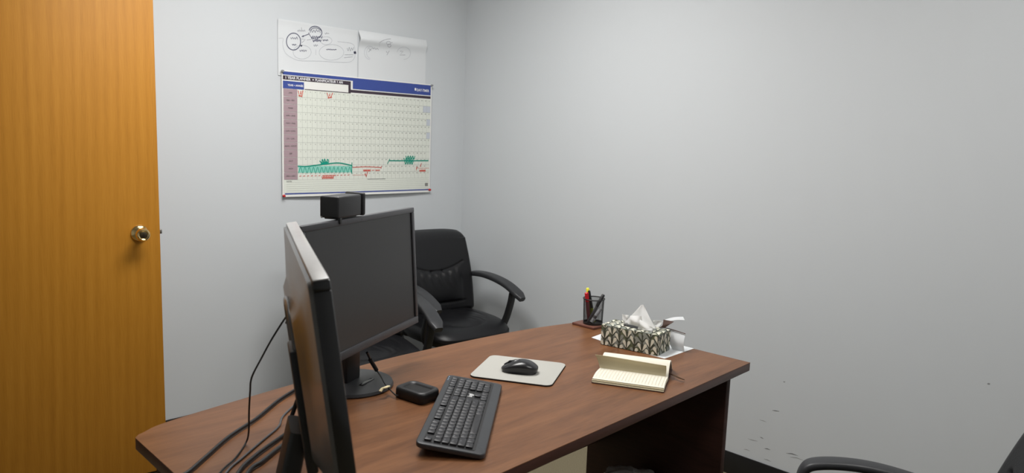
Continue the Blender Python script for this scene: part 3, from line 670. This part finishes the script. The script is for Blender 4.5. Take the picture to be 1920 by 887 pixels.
cable([arr(m2) @ M2 @ Vector((-.15, -.12, -.052)), arr(m2) @ M2 @ Vector((-.17, -.20, -.085)), P(572, 718, 2, zc_+.022), P(565, 724, 2, zc_+.003), P(556, 729, 2, zc_), P(520, 752, 2, zc_), P(480, 785, 2, zc_), P(430, 818, 2, zc_), P(385, 857, 2, zc_), P(354, 884, 2, zc_)]+edge(1.875), .0042, M_cable, 'thick black cable lying by itself across the desk toward its end')
cable([P(575, 742, 2, zc_-.003), P(561, 752, 2, zc_-.003), P(531, 780, 2, zc_-.003), P(522, 800, 2, zc_-.003), P(492, 826, 2, zc_-.003), P(455, 858, 2, zc_-.003), P(426, 884, 2, zc_-.003)]+edge(2.012), .0026, M_cablegrey, 'thin grey kinked cable lying on the desk behind the turned monitor')
cable([arr(m1) @ M1 @ Vector((.10, -.13, -.058)), arr(m1) @ M1 @ Vector((.10, -.19, -.085)), P(558, 792, 2, zc_+.05), P(553, 799, 2, zc_+.012), P(546, 806, 2, zc_), P(500, 838, 2, zc_), P(474, 858, 2, zc_), P(448, 884, 2, zc_)]+edge(2.055), .0042, M_cable, 'black cable in the pair beside the turned monitor stand, the one nearer the bow edge')
cable([P(545, 824, 2, zc_), P(520, 842, 2, zc_), P(490, 866, 2, zc_), P(465, 886, 2, zc_)]+edge(2.085), .0046, M_cable, 'black cable in the pair beside the turned monitor stand, the one nearer the stand')

# ------------------------------------------------------------------ pen cup on a wooden coaster
cc = P(1111.5, 605, 2, H+.012)
tag(obj('coaster', MB().box(cc[0]-.062, cc[0]+.045, cc[1]-.05, min(cc[1]+.045, -.712), H, H+.009), M_wood2, bevel=.002), 'small flat brown wooden block under the pen cup', 'coaster')
zc0 = H+.009; CR, CH = .0395, .098
cup = thing('pen_cup', 'black wire mesh pen cup at the desk corner', 'pen cup', (cc[0], cc[1], zc0))
def circ(r, z, n=40): return [(r*math.cos(2*math.pi*k/n), r*math.sin(2*math.pi*k/n), z) for k in range(n+1)]
rad = lambda z: CR*(.92+.08*z/CH)
obj('rim', MB().tube(circ(CR+.001, CH), .0024, 8, (0, 0, 1)), M_mesh, cup, smooth=60)
obj('bottom_band', join(MB().lathe([(0, 0), (rad(0)+.001, 0), (rad(0)+.0015, .008), (rad(0)-.001, .008), (rad(0)-.001, .002), (0, .002)], 40)), M_mesh, cup, smooth=40)
wm = MB(); nW = 56
for sgn in (1, -1):
    for k in range(nW):
        path = []
        for j in range(13):
            t = j/12; a = 2*math.pi*k/nW+sgn*t*1.25; z = .006+(CH-.008)*t; path.append((rad(z)*math.cos(a), rad(z)*math.sin(a), z))
        wm.tube(path, .00042, 3)
o = obj('wire_mesh', wm, M_mesh, cup, smooth=0); o['kind'] = 'stuff'
def pen(label, m_body, m_cap, base, tip, r, caplen=.3, name='pen'):
    b0 = np.array([cc[0]+base[0], cc[1]+base[1], zc0+base[2]]); b1 = np.array([cc[0]+tip[0], cc[1]+tip[1], zc0+tip[2]])
    t = thing(name, label, 'pen', b0)
    mid = b1-(b1-b0)*caplen
    obj('barrel', MB().tube([b0, b0+(b1-b0)*.03, mid], lambda q: r*(.55 if q < .2 else 1), 12), m_body, t, world=True, smooth=40)
    obj('cap', MB().tube([mid, mid+(b1-mid)*.1, b1-(b1-mid)*.06, b1], lambda q: r*1.12*(1 if q < .9 else .7), 12), m_cap, t, world=True, smooth=40)
    dd = (b1-b0)/np.linalg.norm(b1-b0); sd = np.cross(dd, [0, 0, 1]); sd = sd/np.linalg.norm(sd)
    obj('clip', MB().tube([b1-dd*.004+sd*r*1.25, mid+dd*.004+sd*r*1.35], .0012, 6), m_cap, t, world=True)
    return t
# image right in plan is about (.71,.70), toward the camera about (.6,-.8)
ri = np.array([.70, .71]); tc_ = np.array([.62, -.78])
def off2(a, b, z): v = ri*a+tc_*b; return (v[0], v[1], z)
pen('red pen standing in the mesh cup', mat('dull_red', s2l(130, 60, 70), .5), M_penred, off2(-.014, .006, .004), off2(-.030, .008, .122), .0068, .30)
pen('yellow capped highlighter standing in the mesh cup', M_pengrn, M_hi, off2(-.004, -.018, .004), off2(-.027, -.010, .136), .0058, .32, 'highlighter')
pen('black pen with green barrel leaning behind the red pen', M_pengrn, M_blk, off2(.006, -.004, .004), off2(-.021, -.001, .128), .0046, .55)
pen('black capped marker leaning across the mesh cup', mat('dark_grey_barrel', (.08, .08, .085), .4), M_blk, off2(-.020, .018, .006), off2(.036, .010, .117), .0060, .42, 'marker')
tgp = thing('label_marker', 'light grey marker with printed label inside the mesh cup', 'pen', (cc[0], cc[1], zc0+.004))
q0 = np.array(off2(-.006, .022, .010)); q1 = np.array(off2(.026, .014, .062)); cc3 = np.array([cc[0], cc[1], zc0])
obj('barrel', MB().tube([cc3+q0, cc3+q1], .0078, 12), M_pengrey, tgp, world=True)
obj('print_band', MB().tube([cc3+q0+(q1-q0)*.3, cc3+q0+(q1-q0)*.48], .0080, 12), M_pdark, tgp, world=True)

# ------------------------------------------------------------------ tissue box, tissue, papers
tb = [P(1126, 645, 2, H+.0015), P(1232.5, 668, 2, H+.0015), P(1260.5, 663.5, 2, H+.0015)]
t1 = tb[1]-tb[0]; TL_ = float(np.linalg.norm(t1)); tang = math.atan2(t1[1], t1[0])
ex = np.array([math.cos(tang), math.sin(tang), 0]); ey = np.array([-math.sin(tang), math.cos(tang), 0])
TW = min(max(float((tb[2]-tb[1]) @ ey), .10), .13)
THt = float(PV(1129, 608.5, tb[0], ray(1129, 608.5)*np.array([1, 1, 0]))[2])-H-.0015
tc3 = tb[0]+ex*TL_/2+ey*TW/2
tbx = thing('tissue_box', 'tissue box with green and cream leaf pattern', 'tissue box', (tc3[0], tc3[1], H+.0015), tang)
bxm = MB()
obj('box_card', bxm.box(-TL_/2, TL_/2, -TW/2, TW/2, 0, THt), M_boxbase, tbx, bevel=.001)
def leaf2(cx, cy, L, W_, ang, n=6):                         # teardrop: wide end away from the stem
    pts = []
    prof = [(0, 0), (.25, .16), (.5, .36), (.75, .5), (.92, .38), (1, 0)]
    for a, b in prof: pts.append((a*L, b*W_))
    for a, b in prof[-2:0:-1]: pts.append((a*L, -b*W_))
    c, s = math.cos(ang), math.sin(ang)
    return [(cx+c*x-s*y+0.0, cy+s*x+c*y) for x, y in pts]
def clip(poly, x0, x1, y0, y1): return [(min(max(x, x0), x1), min(max(y, y0), y1)) for x, y in poly]
def face_pattern(face, w_, h_, seed):
    r = random.Random(seed); A, B, C_ = MB(), MB(), MB(); px_, py_ = .046, .036
    def put(mb, poly, lay):
        poly = clip(poly, -w_/2+.0006, w_/2-.0006, .0006, h_-.0006)
        xs = [q[0] for q in poly]; ys = [q[1] for q in poly]
        if max(xs)-min(xs) < .002 or max(ys)-min(ys) < .002: return
        mb.add([face(x, y, .0003+.00025*lay) for x, y in poly], [tuple(range(len(poly)))])
    i = 0; x = -w_/2-px_*.3
    while x < w_/2+px_:
        y = -py_+(py_*.5 if i % 2 else 0)
        while y < h_+py_*.3:
            j = lambda q: r.uniform(-q, q)
            for s in (-1, 1):
                put(C_, leaf2(x+s*.001, y-.004,   .031+j(.003), .0125, math.radians(90-s*50+j(6))), 0) if r.random() < .6 else put(B, leaf2(x+s*.001, y-.004, .030, .013, math.radians(90-s*50+j(6))), 0)
                put(A, leaf2(x+s*.0015, y+.006, .029+j(.003), .0115+j(.001), math.radians(90-s*25+j(7))), 1) if r.random() < .85 else put(C_, leaf2(x+s*.0015, y+.006, .027, .012, math.radians(90-s*24)), 1)
            put(B, [(x-.0009, y), (x+.0009, y), (x+.0009, y+py_), (x-.0009, y+py_)], 2)
            y += py_
        x += px_*.62; i += 1
    return A, B, C_
faces = [lambda x, y, l: (x, -TW/2-l, y), lambda x, y, l: (TL_/2+l, x, y), lambda x, y, l: (x, -TW/2+y, THt+l), lambda x, y, l: (-TL_/2-l, x, y), lambda x, y, l: (x, TW/2+l, y)]
FP = [face_pattern(faces[0], TL_, THt, 1), face_pattern(faces[1], TW, THt, 2), face_pattern(faces[2], TL_, TW, 3), face_pattern(faces[3], TW, THt, 4), face_pattern(faces[4], TL_, THt, 5)]
for k, m, nm in ((0, M_leafw, 'printed_cream_leaves'), (1, M_leafg, 'printed_green_leaves'), (2, M_leafs, 'printed_grey_leaves')):
    obj(nm, join(*[f[k] for f in FP]), m, tbx, smooth=0)['kind'] = 'stuff'
obj('opening_slot', MB().prism([(.048*math.cos(2*math.pi*k/32), .018*math.sin(2*math.pi*k/32)) for k in range(32)], THt+.0009, THt+.0013), M_blk, tbx)
ZT = lambda x, y: (1110+x/7.39, 560+y/7.39)
def tp3(x, y, dep): return Vector(PV(*ZT(x, y), tc3+ey*dep, ey))
def patch(corners, bend, nz, seed):
    a, b, c, d_ = corners; ph = random.Random(seed).uniform(0, 6); N_ = Vector(tuple(-ey))
    def fn(u, v):
        q = a*(1-u)*(1-v)+b*u*(1-v)+c*u*v+d_*(1-u)*v
        return tuple(q+N_*(bend*math.sin(math.pi*u)*math.sin(math.pi*(v*.8+.1))+nz*math.sin(7*u+3*v+ph)*math.sin(5*v-2*u+ph)))
    return MB().grid(fn, 14, 14, .0004)
ts = thing('tissue', 'white crumpled tissue poking out of the patterned box', 'tissue', (tc3[0], tc3[1], H+.0015+THt))
ts_parts = join(patch((tp3(455, 330, -.012), tp3(880, 420, -.012), tp3(712, 88, .018), tp3(684, 85, .018)), -.004, .002, 1),
    patch((tp3(440, 360, .0), tp3(500, 365, .004), tp3(515, 228, .004), tp3(412, 215, .0)), .006, .003, 2),
    patch((tp3(500, 350, -.01), tp3(700, 400, -.014), tp3(690, 235, -.010), tp3(530, 235, -.006)), .014, .003, 3),
    patch((tp3(640, 420, -.014), tp3(850, 470, -.022), tp3(840, 390, -.020), tp3(640, 270, -.012)), .012, .003, 4),
    patch((tp3(700, 440, -.024), tp3(830, 468, -.028), tp3(835, 410, -.022), tp3(700, 385, -.020)), .008, .001, 5),
    patch((tp3(830, 380, .02), tp3(920, 400, .012), tp3(990, 310, .012), tp3(850, 300, .02)), -.008, .002, 6))
obj('tissue_sheet', ts_parts, M_tis, ts, world=True, smooth=80)
# sheet under the box
pq = [P(1109, 633, 2, H+.0004), P(1150, 648, 2, H), P(1246, 673, 2, H), P(1301, 654, 2, H), P(1210, 632, 2, H), P(1140, 622, 2, H)]
tag(obj('paper_sheet', MB().prism([(float(q[0]), float(q[1])) for q in pq], H+.0002, H+.0012), M_paper, smooth=0), 'white paper lying flat on the desk under the tissue box', 'paper')
# dark-backed pad standing folded behind the box
fd = thing('folded_pad', 'curled paper pad with brown back behind the tissue box', 'paper pad', tc3+ey*(TW/2+.03)+ex*.06-np.array([0, 0, .0005]))
D0 = TW/2+.012
f = lambda x, y, dep: np.array(PV(*ZT(x, y), tc3+ey*dep, ey))
lo0, lo1 = f(1120, 640, D0), f(1285, 650, D0); lo0[2] = lo1[2] = H+.0015
def wallp(u, v):
    a = lo0*(1-u)+lo1*u; b = f(1010, 400, D0+.004)*(1-u)+f(1295, 485, D0+.004)*u
    return tuple(a*(1-v)+b*v-ey*.010*math.sin(math.pi*v))
obj('back_page', MB().grid(wallp, 8, 10, .0008), M_paper, fd, world=True, smooth=60)
obj('card_edge', MB().tube([tuple(f(850, 398, D0)), tuple(f(1010, 402, D0)), tuple(f(1150, 440, D0)), tuple(f(1295, 488, D0))], .0016, 6), M_brownpaper, fd, world=True)
def curl(u, v):
    q = catmull([tuple(f(930, 405, D0-.01)), tuple(f(975, 370, D0-.012)), tuple(f(990, 290, D0-.008))], 6); r = catmull([tuple(f(1010, 405, D0-.01)), tuple(f(1090, 350, D0-.012)), tuple(f(1135, 318, D0-.006))], 6)
    k = min(int(round(v*12)), 12); a, b = np.array(q[k]), np.array(r[k]); return tuple(a*(1-u)+b*u)
obj('brown_back', MB().grid(curl, 8, 12, .0008), M_brownpaper, fd, world=True, smooth=60)
def flap(u, v):
    a = f(985, 300, D0-.004)*(1-u)+f(1262, 252, D0+.02)*u; b = f(1040, 325, D0-.006)*(1-u)+f(1285, 300, D0+.014)*u
    return tuple(a*(1-v)+b*v+np.array([0, 0, .004*math.sin(math.pi*u)]))
obj('top_page', MB().grid(flap, 12, 4, .0006), M_paper, fd, world=True, smooth=60)

# ------------------------------------------------------------------ open notebook
nb = [P(1108, 716, 2, H+.004), P(1245, 735, 2, H+.004)]
n1_ = nb[1]-nb[0]; NL = float(np.linalg.norm(n1_)); nang = math.atan2(n1_[1], n1_[0]); nx = n1_/NL; ny = np.array([-nx[1], nx[0], 0])
nbk = thing('notebook', 'open pocket notebook with cream ruled pages curling up', 'notebook', (nb[0][0], nb[0][1], H), nang)
ND_ = .235; SP = .118                                       # whole depth, spine position
obj('cover', MB().prism(rrect(0, NL, 0, ND_, .006, 4), 0, .0024), M_cover, nbk)
for k in range(6):                                          # stacked leaves of the near half, fanned a little
    dz = .0026+k*.0016; sh_ = .0016*((k*5) % 3)+.0012*k
    obj('page_stack', MB().grid(lambda u, v, dz=dz, sh_=sh_: (.002+(NL-.004)*u+.001*math.sin(3*v+dz*900), .002+sh_+(SP-.002-sh_)*v, dz+.0014+.003*math.sin(math.pi*min(v*1.1, 1))*(k/6)), 6, 10, .0013), M_cream if k % 3 else M_cream2, nbk, smooth=50)
ztop = lambda v: .0126+.003*math.sin(math.pi*min(v*1.1, 1))
rl = MB()
for k in range(1, 22):
    x = NL*k/22
    for s in range(8):
        v0, v1 = .10+s*.1125, .10+(s+1)*.1125; y0_, y1_ = .008+(SP-.01)*v0, .008+(SP-.01)*v1
        rl.add([(x-.0004, y0_, ztop(v0)+.0006), (x+.0004, y0_, ztop(v0)+.0006), (x+.0004, y1_, ztop(v1)+.0006), (x-.0004, y1_, ztop(v1)+.0006)], [(0, 1, 2, 3)])
obj('ruled_lines', rl, M_rule, nbk, smooth=0)
far = catmull([(SP, .010), (SP+.014, .030), (SP+.036, .046), (SP+.066, .044), (SP+.092, .028), (ND_-.004, .006)], 6)
obj('page_hump', MB().grid(lambda u, v: (.004+(NL-.006)*u, *far[min(int(round(v*(len(far)-1))), len(far)-1)]), 10, len(far)-1, .004), M_cream, nbk, smooth=60)
leaf_ = catmull([(SP-.001, .011), (SP+.004, .022), (SP+.004, .036), (SP-.004, .050)], 6)
def lf(u, v):
    y, z = leaf_[min(int(round(v*(len(leaf_)-1))), len(leaf_)-1)]; tip = max(0, (.12-u)/.12)
    return (.003+(NL-.012)*u-.016*tip*v, y-.004*tip*v, z+.004*v*(1-u)-.004*v*u)
obj('turned_leaf', MB().grid(lf, 24, len(leaf_)-1, .0006), M_cream2, nbk, smooth=60)
wr = MB()
for k in range(11):
    u = .10+k*.045
    wr.add([(NL*u, SP-.0035, .043), (NL*u+.0055, SP-.0035, .0432), (NL*u+.0055, SP-.0025, .0405), (NL*u, SP-.0025, .0403)], [(0, 1, 2, 3)]) if k % 4 != 3 else None
rbp = [P(1250, 698, 2, H+.008), P(1262, 703, 2, H+.012), P(1275, 709, 2, H+.010), P(1283, 712, 2, H+.006)]
obj('bookmark_ribbon', MB().sweep(catmull(rbp, 6), lambda i, t: [(-.0030, -.0010), (.0030, -.0010), (.0030, .0010), (-.0030, .0010)]), M_ribbon, nbk, world=True)

# ------------------------------------------------------------------ chairs
def make_chair(label, loc, rz, group=None, sw=.50, back_h=.46, armstyle='slope', seat_z=.50, arm_gap=.265, name='office_chair', lean=.09, taper=(1.03, -.11)):
    t = thing(name, label, 'chair', loc, rz, group)
    sz = seat_z
    # seat cushion (front +x)
    def seat(u, v):
        a = 2*math.pi*u; sq = lambda c, e: math.copysign(abs(c)**e, c)
        X, Y = .255*sq(math.cos(a), .55), sw/2*sq(math.sin(a), .50)
        if v < .30: t_ = v/.30; k = .86+.14*math.sin(t_*math.pi/2); return (X*k, Y*k, sz-.10+.055*t_)
        t_ = (v-.30)/.70; k = math.cos(t_*math.pi/2)**.55
        x, y = X*k, Y*k
        z = sz-.045+.045*math.sin(min(1, t_*1.5)*math.pi/2)
        z += -.018*max(0, x/.25)**3*2
        e = (x/.16)**2+(y/.15)**2
        z += .010*math.exp(-e**2)-.006*math.exp(-((e-1.15)/.16)**2)
        if e < 1.1: z += .0016*math.sin(y*150+3*math.sin(x*40))*math.exp(-((x-.10)/.06)**2)
        return (x, y, z)
    obj('seat', MB().grid(seat, 72, 40), M_leather, t, smooth=80)
    # backrest
    bz0, bx0 = sz-.03, -.205
    def back(u, v):
        s_ = 2*u-1; hw = (sw/2)*(taper[0]+taper[1]*v)
        ed = min(1, (1-abs(s_))/.13); top_ = min(1, (1-v)/.10); bot = min(1, v/.08)
        y = s_*hw
        if v > .90: y *= 1-.10*((v-.90)/.10)**3
        d_ = .062*(math.sin(ed*math.pi/2)**.5)*(math.sin(top_*math.pi/2)**.6)*(math.sin(bot*math.pi/2)**.6)
        # lumbar pad under a U-shaped seam
        seam = .63-.10*(1-(s_/.72)**2) if abs(s_) < .72 else .63
        pad = max(0, 1-(abs(s_)/.66)**6)*(1 if .16 < v < seam else 0)
        if pad:
            q = (v-.16)/(seam-.16); d_ += pad*.020*math.sin(math.pi*q)**.45
            d_ += pad*.0065*math.sin(s_*33+2*math.sin(v*15))*max(0, (q-.45)/.55)*min(1, (1-q)/.12)
        d_ -= .007*math.exp(-((v-seam)/.012)**2)*(1 if abs(s_) < .74 else 0)
        d_ -= .006*math.exp(-((v-.16)/.012)**2)*(1 if abs(s_) < .70 else 0)
        x = bx0-lean*v+.025*math.sin(v*math.pi)-.0+d_+.018*s_*s_
        z = bz0+back_h*v-.012*(s_**4)*(1 if v > .9 else 0)
        return (x, y, z)
    obj('backrest', MB().grid(back, 64, 80, .03), M_leather, t, smooth=80)
    hwb = sw/2*.97*min(taper[0], 1)
    aw, at = (.031, .0135) if armstyle == 'slope' else (.026, .011)
    obj('back_shell', MB().grid(lambda u, v: (bx0-lean*v+.025*math.sin(v*math.pi)-.034+.018*(2*u-1)**2, (2*u-1)*hwb*.95, bz0+.02+(back_h-.05)*v), 12, 16, .012), M_blk, t, smooth=60)
    for s in (-1, 1):
        yy = s*arm_gap
        if armstyle == 'slope':
            path = [(-.235, yy*.93, sz+.155), (-.19, yy*.98, sz+.178), (-.09, yy, sz+.188), (.02, yy, sz+.183), (.12, yy, sz+.165), (.20, yy, sz+.135), (.245, yy, sz+.108)]
            post = [(.165, yy, sz+.135), (.150, yy*.99, sz+.06), (.118, yy*.97, sz-.03), (.10, yy*.86, sz-.085), (.05, yy*.5, sz-.10)]
            rear = [(-.232, yy*.95, sz+.165), (-.240, yy*.93, sz+.10), (-.225, yy*.92, sz+.03), (-.16, yy*.90, sz-.07), (-.06, yy*.6, sz-.095)]
        else:
            path = [(.190, yy, sz+.02), (.222, yy, sz+.10), (.215, yy, sz+.160), (.175, yy, sz+.182), (.09, yy, sz+.192), (0, yy, sz+.186), (-.10, yy, sz+.165), (-.18, yy*.98, sz+.135), (-.24, yy*.95, sz+.10)]
            post = [(.195, yy, sz+.035), (.165, yy*.98, sz-.04), (.12, yy*.86, sz-.085), (.05, yy*.5, sz-.10)]
            rear = [(-.225, yy*.96, sz+.112), (-.245, yy*.93, sz+.08), (-.235, yy*.92, sz+.02), (-.16, yy*.90, sz-.07), (-.06, yy*.6, sz-.095)]
        cp = catmull(path, 8)
        ar_ = obj('armrest', MB().sweep(cp, lambda i, q: rrect(-aw*(.6+.4*min(1, 8*q, 8*(1-q))), aw*(.6+.4*min(1, 8*q, 8*(1-q))), -at, at, .009, 3)), M_char, t, smooth=50)
        obj('arm_post', MB().sweep(catmull(post, 6), lambda i, q: rrect(-.017, .017, -.013, .013, .006, 2), (1, 0, .3)), M_blk, ar_, smooth=50)
        obj('arm_post', MB().sweep(catmull(rear, 6), lambda i, q: rrect(-.015, .015, -.011, .011, .005, 2), (1, 0, .3)), M_blk, ar_, smooth=50)
    obj('back_bracket', MB().sweep(catmull([(-.02, 0, sz-.105), (-.18, 0, sz-.105), (-.262, 0, sz-.05), (-.272, 0, sz+.10)], 6), lambda i, q: rrect(-.035, .035, -.006, .006, .003, 2)), M_blk, t, smooth=50)
    obj('seat_plate', MB().box(-.12, .12, -.11, .11, sz-.118, sz-.096), M_blk, t, bevel=.004)
    obj('gas_lift', MB().lathe([(0, .08), (.028, .08), (.028, sz-.26), (.016, sz-.255), (.016, sz-.115), (0, sz-.115)], 24), M_blk, t, smooth=40)
    for k in range(5):
        a = math.radians(72*k+20); c, s = math.cos(a), math.sin(a)
        lg = obj('base_leg', MB().sweep([(.02*c, .02*s, .105), (.14*c, .14*s, .092), (.29*c, .29*s, .070)], lambda i, q: rrect(-.024*(1-.35*q), .024*(1-.35*q), -.015*(1-.3*q), .015*(1-.3*q), .005, 2)), M_blk, t, smooth=50)
        cs = MB()
        for d_ in (-.012, .012):
            M = Matrix.Translation((.285*c-d_*s, .285*s+d_*c, .027)) @ Matrix.Rotation(a, 4, 'Z') @ Matrix.Rotation(math.pi/2, 4, 'X')
            cs.lathe([(0, -.009), (.022, -.009), (.027, -.005), (.027, .005), (.022, .009), (0, .009)], 18, (0, 0, 0), M)
        obj('caster', cs, M_rubber, lg, smooth=40)
    return t
make_chair('black leather office chair standing in the corner of the room', (.455, -.435, 0), math.radians(-5), 'guest chairs behind the desk')
make_chair('black leather office chair mostly hidden behind the monitors', (.615, -1.105, 0), math.radians(-17), 'guest chairs behind the desk')
make_chair('black office chair at the knee side of the desk, only armrest and back edge showing', (2.89, -1.16, 0), math.radians(206), None, armstyle='loop', sw=.52, back_h=.485, arm_gap=.275, lean=.17, seat_z=.434, taper=(.80, .22))

# ------------------------------------------------------------------ lined waste bin under the desk
gb = P(1185, 890, 1, -.875); bh = float(gb[2])-.03
wbn = thing('waste_bin', 'waste bin with a grey plastic liner under the desk', 'waste bin', (gb[0], gb[1], 0))
obj('bin_body', MB().lathe([(0, 0), (.085, 0), (.108, bh), (.104, bh), (.082, .006), (0, .006)], 32), M_blk, wbn, smooth=40)
def liner(u, v):
    a = 2*math.pi*u; wv = .004*math.sin(9*a)+.003*math.sin(17*a+1)
    if v < .4: t = v/.4; return ((.115+wv)*math.cos(a), (.115+wv)*math.sin(a), bh-.075+.08*t+.010*math.sin(6*a)*(1-t))
    t = (v-.4)/.6; r = (.113+wv)*(1-t); return (r*math.cos(a), r*math.sin(a), bh+.006+.034*math.sin(t*math.pi/2)+.006*math.sin(5*a+5*t)*(1-t))
obj('bin_liner', MB().grid(liner, 72, 20), M_bag, wbn, smooth=60)
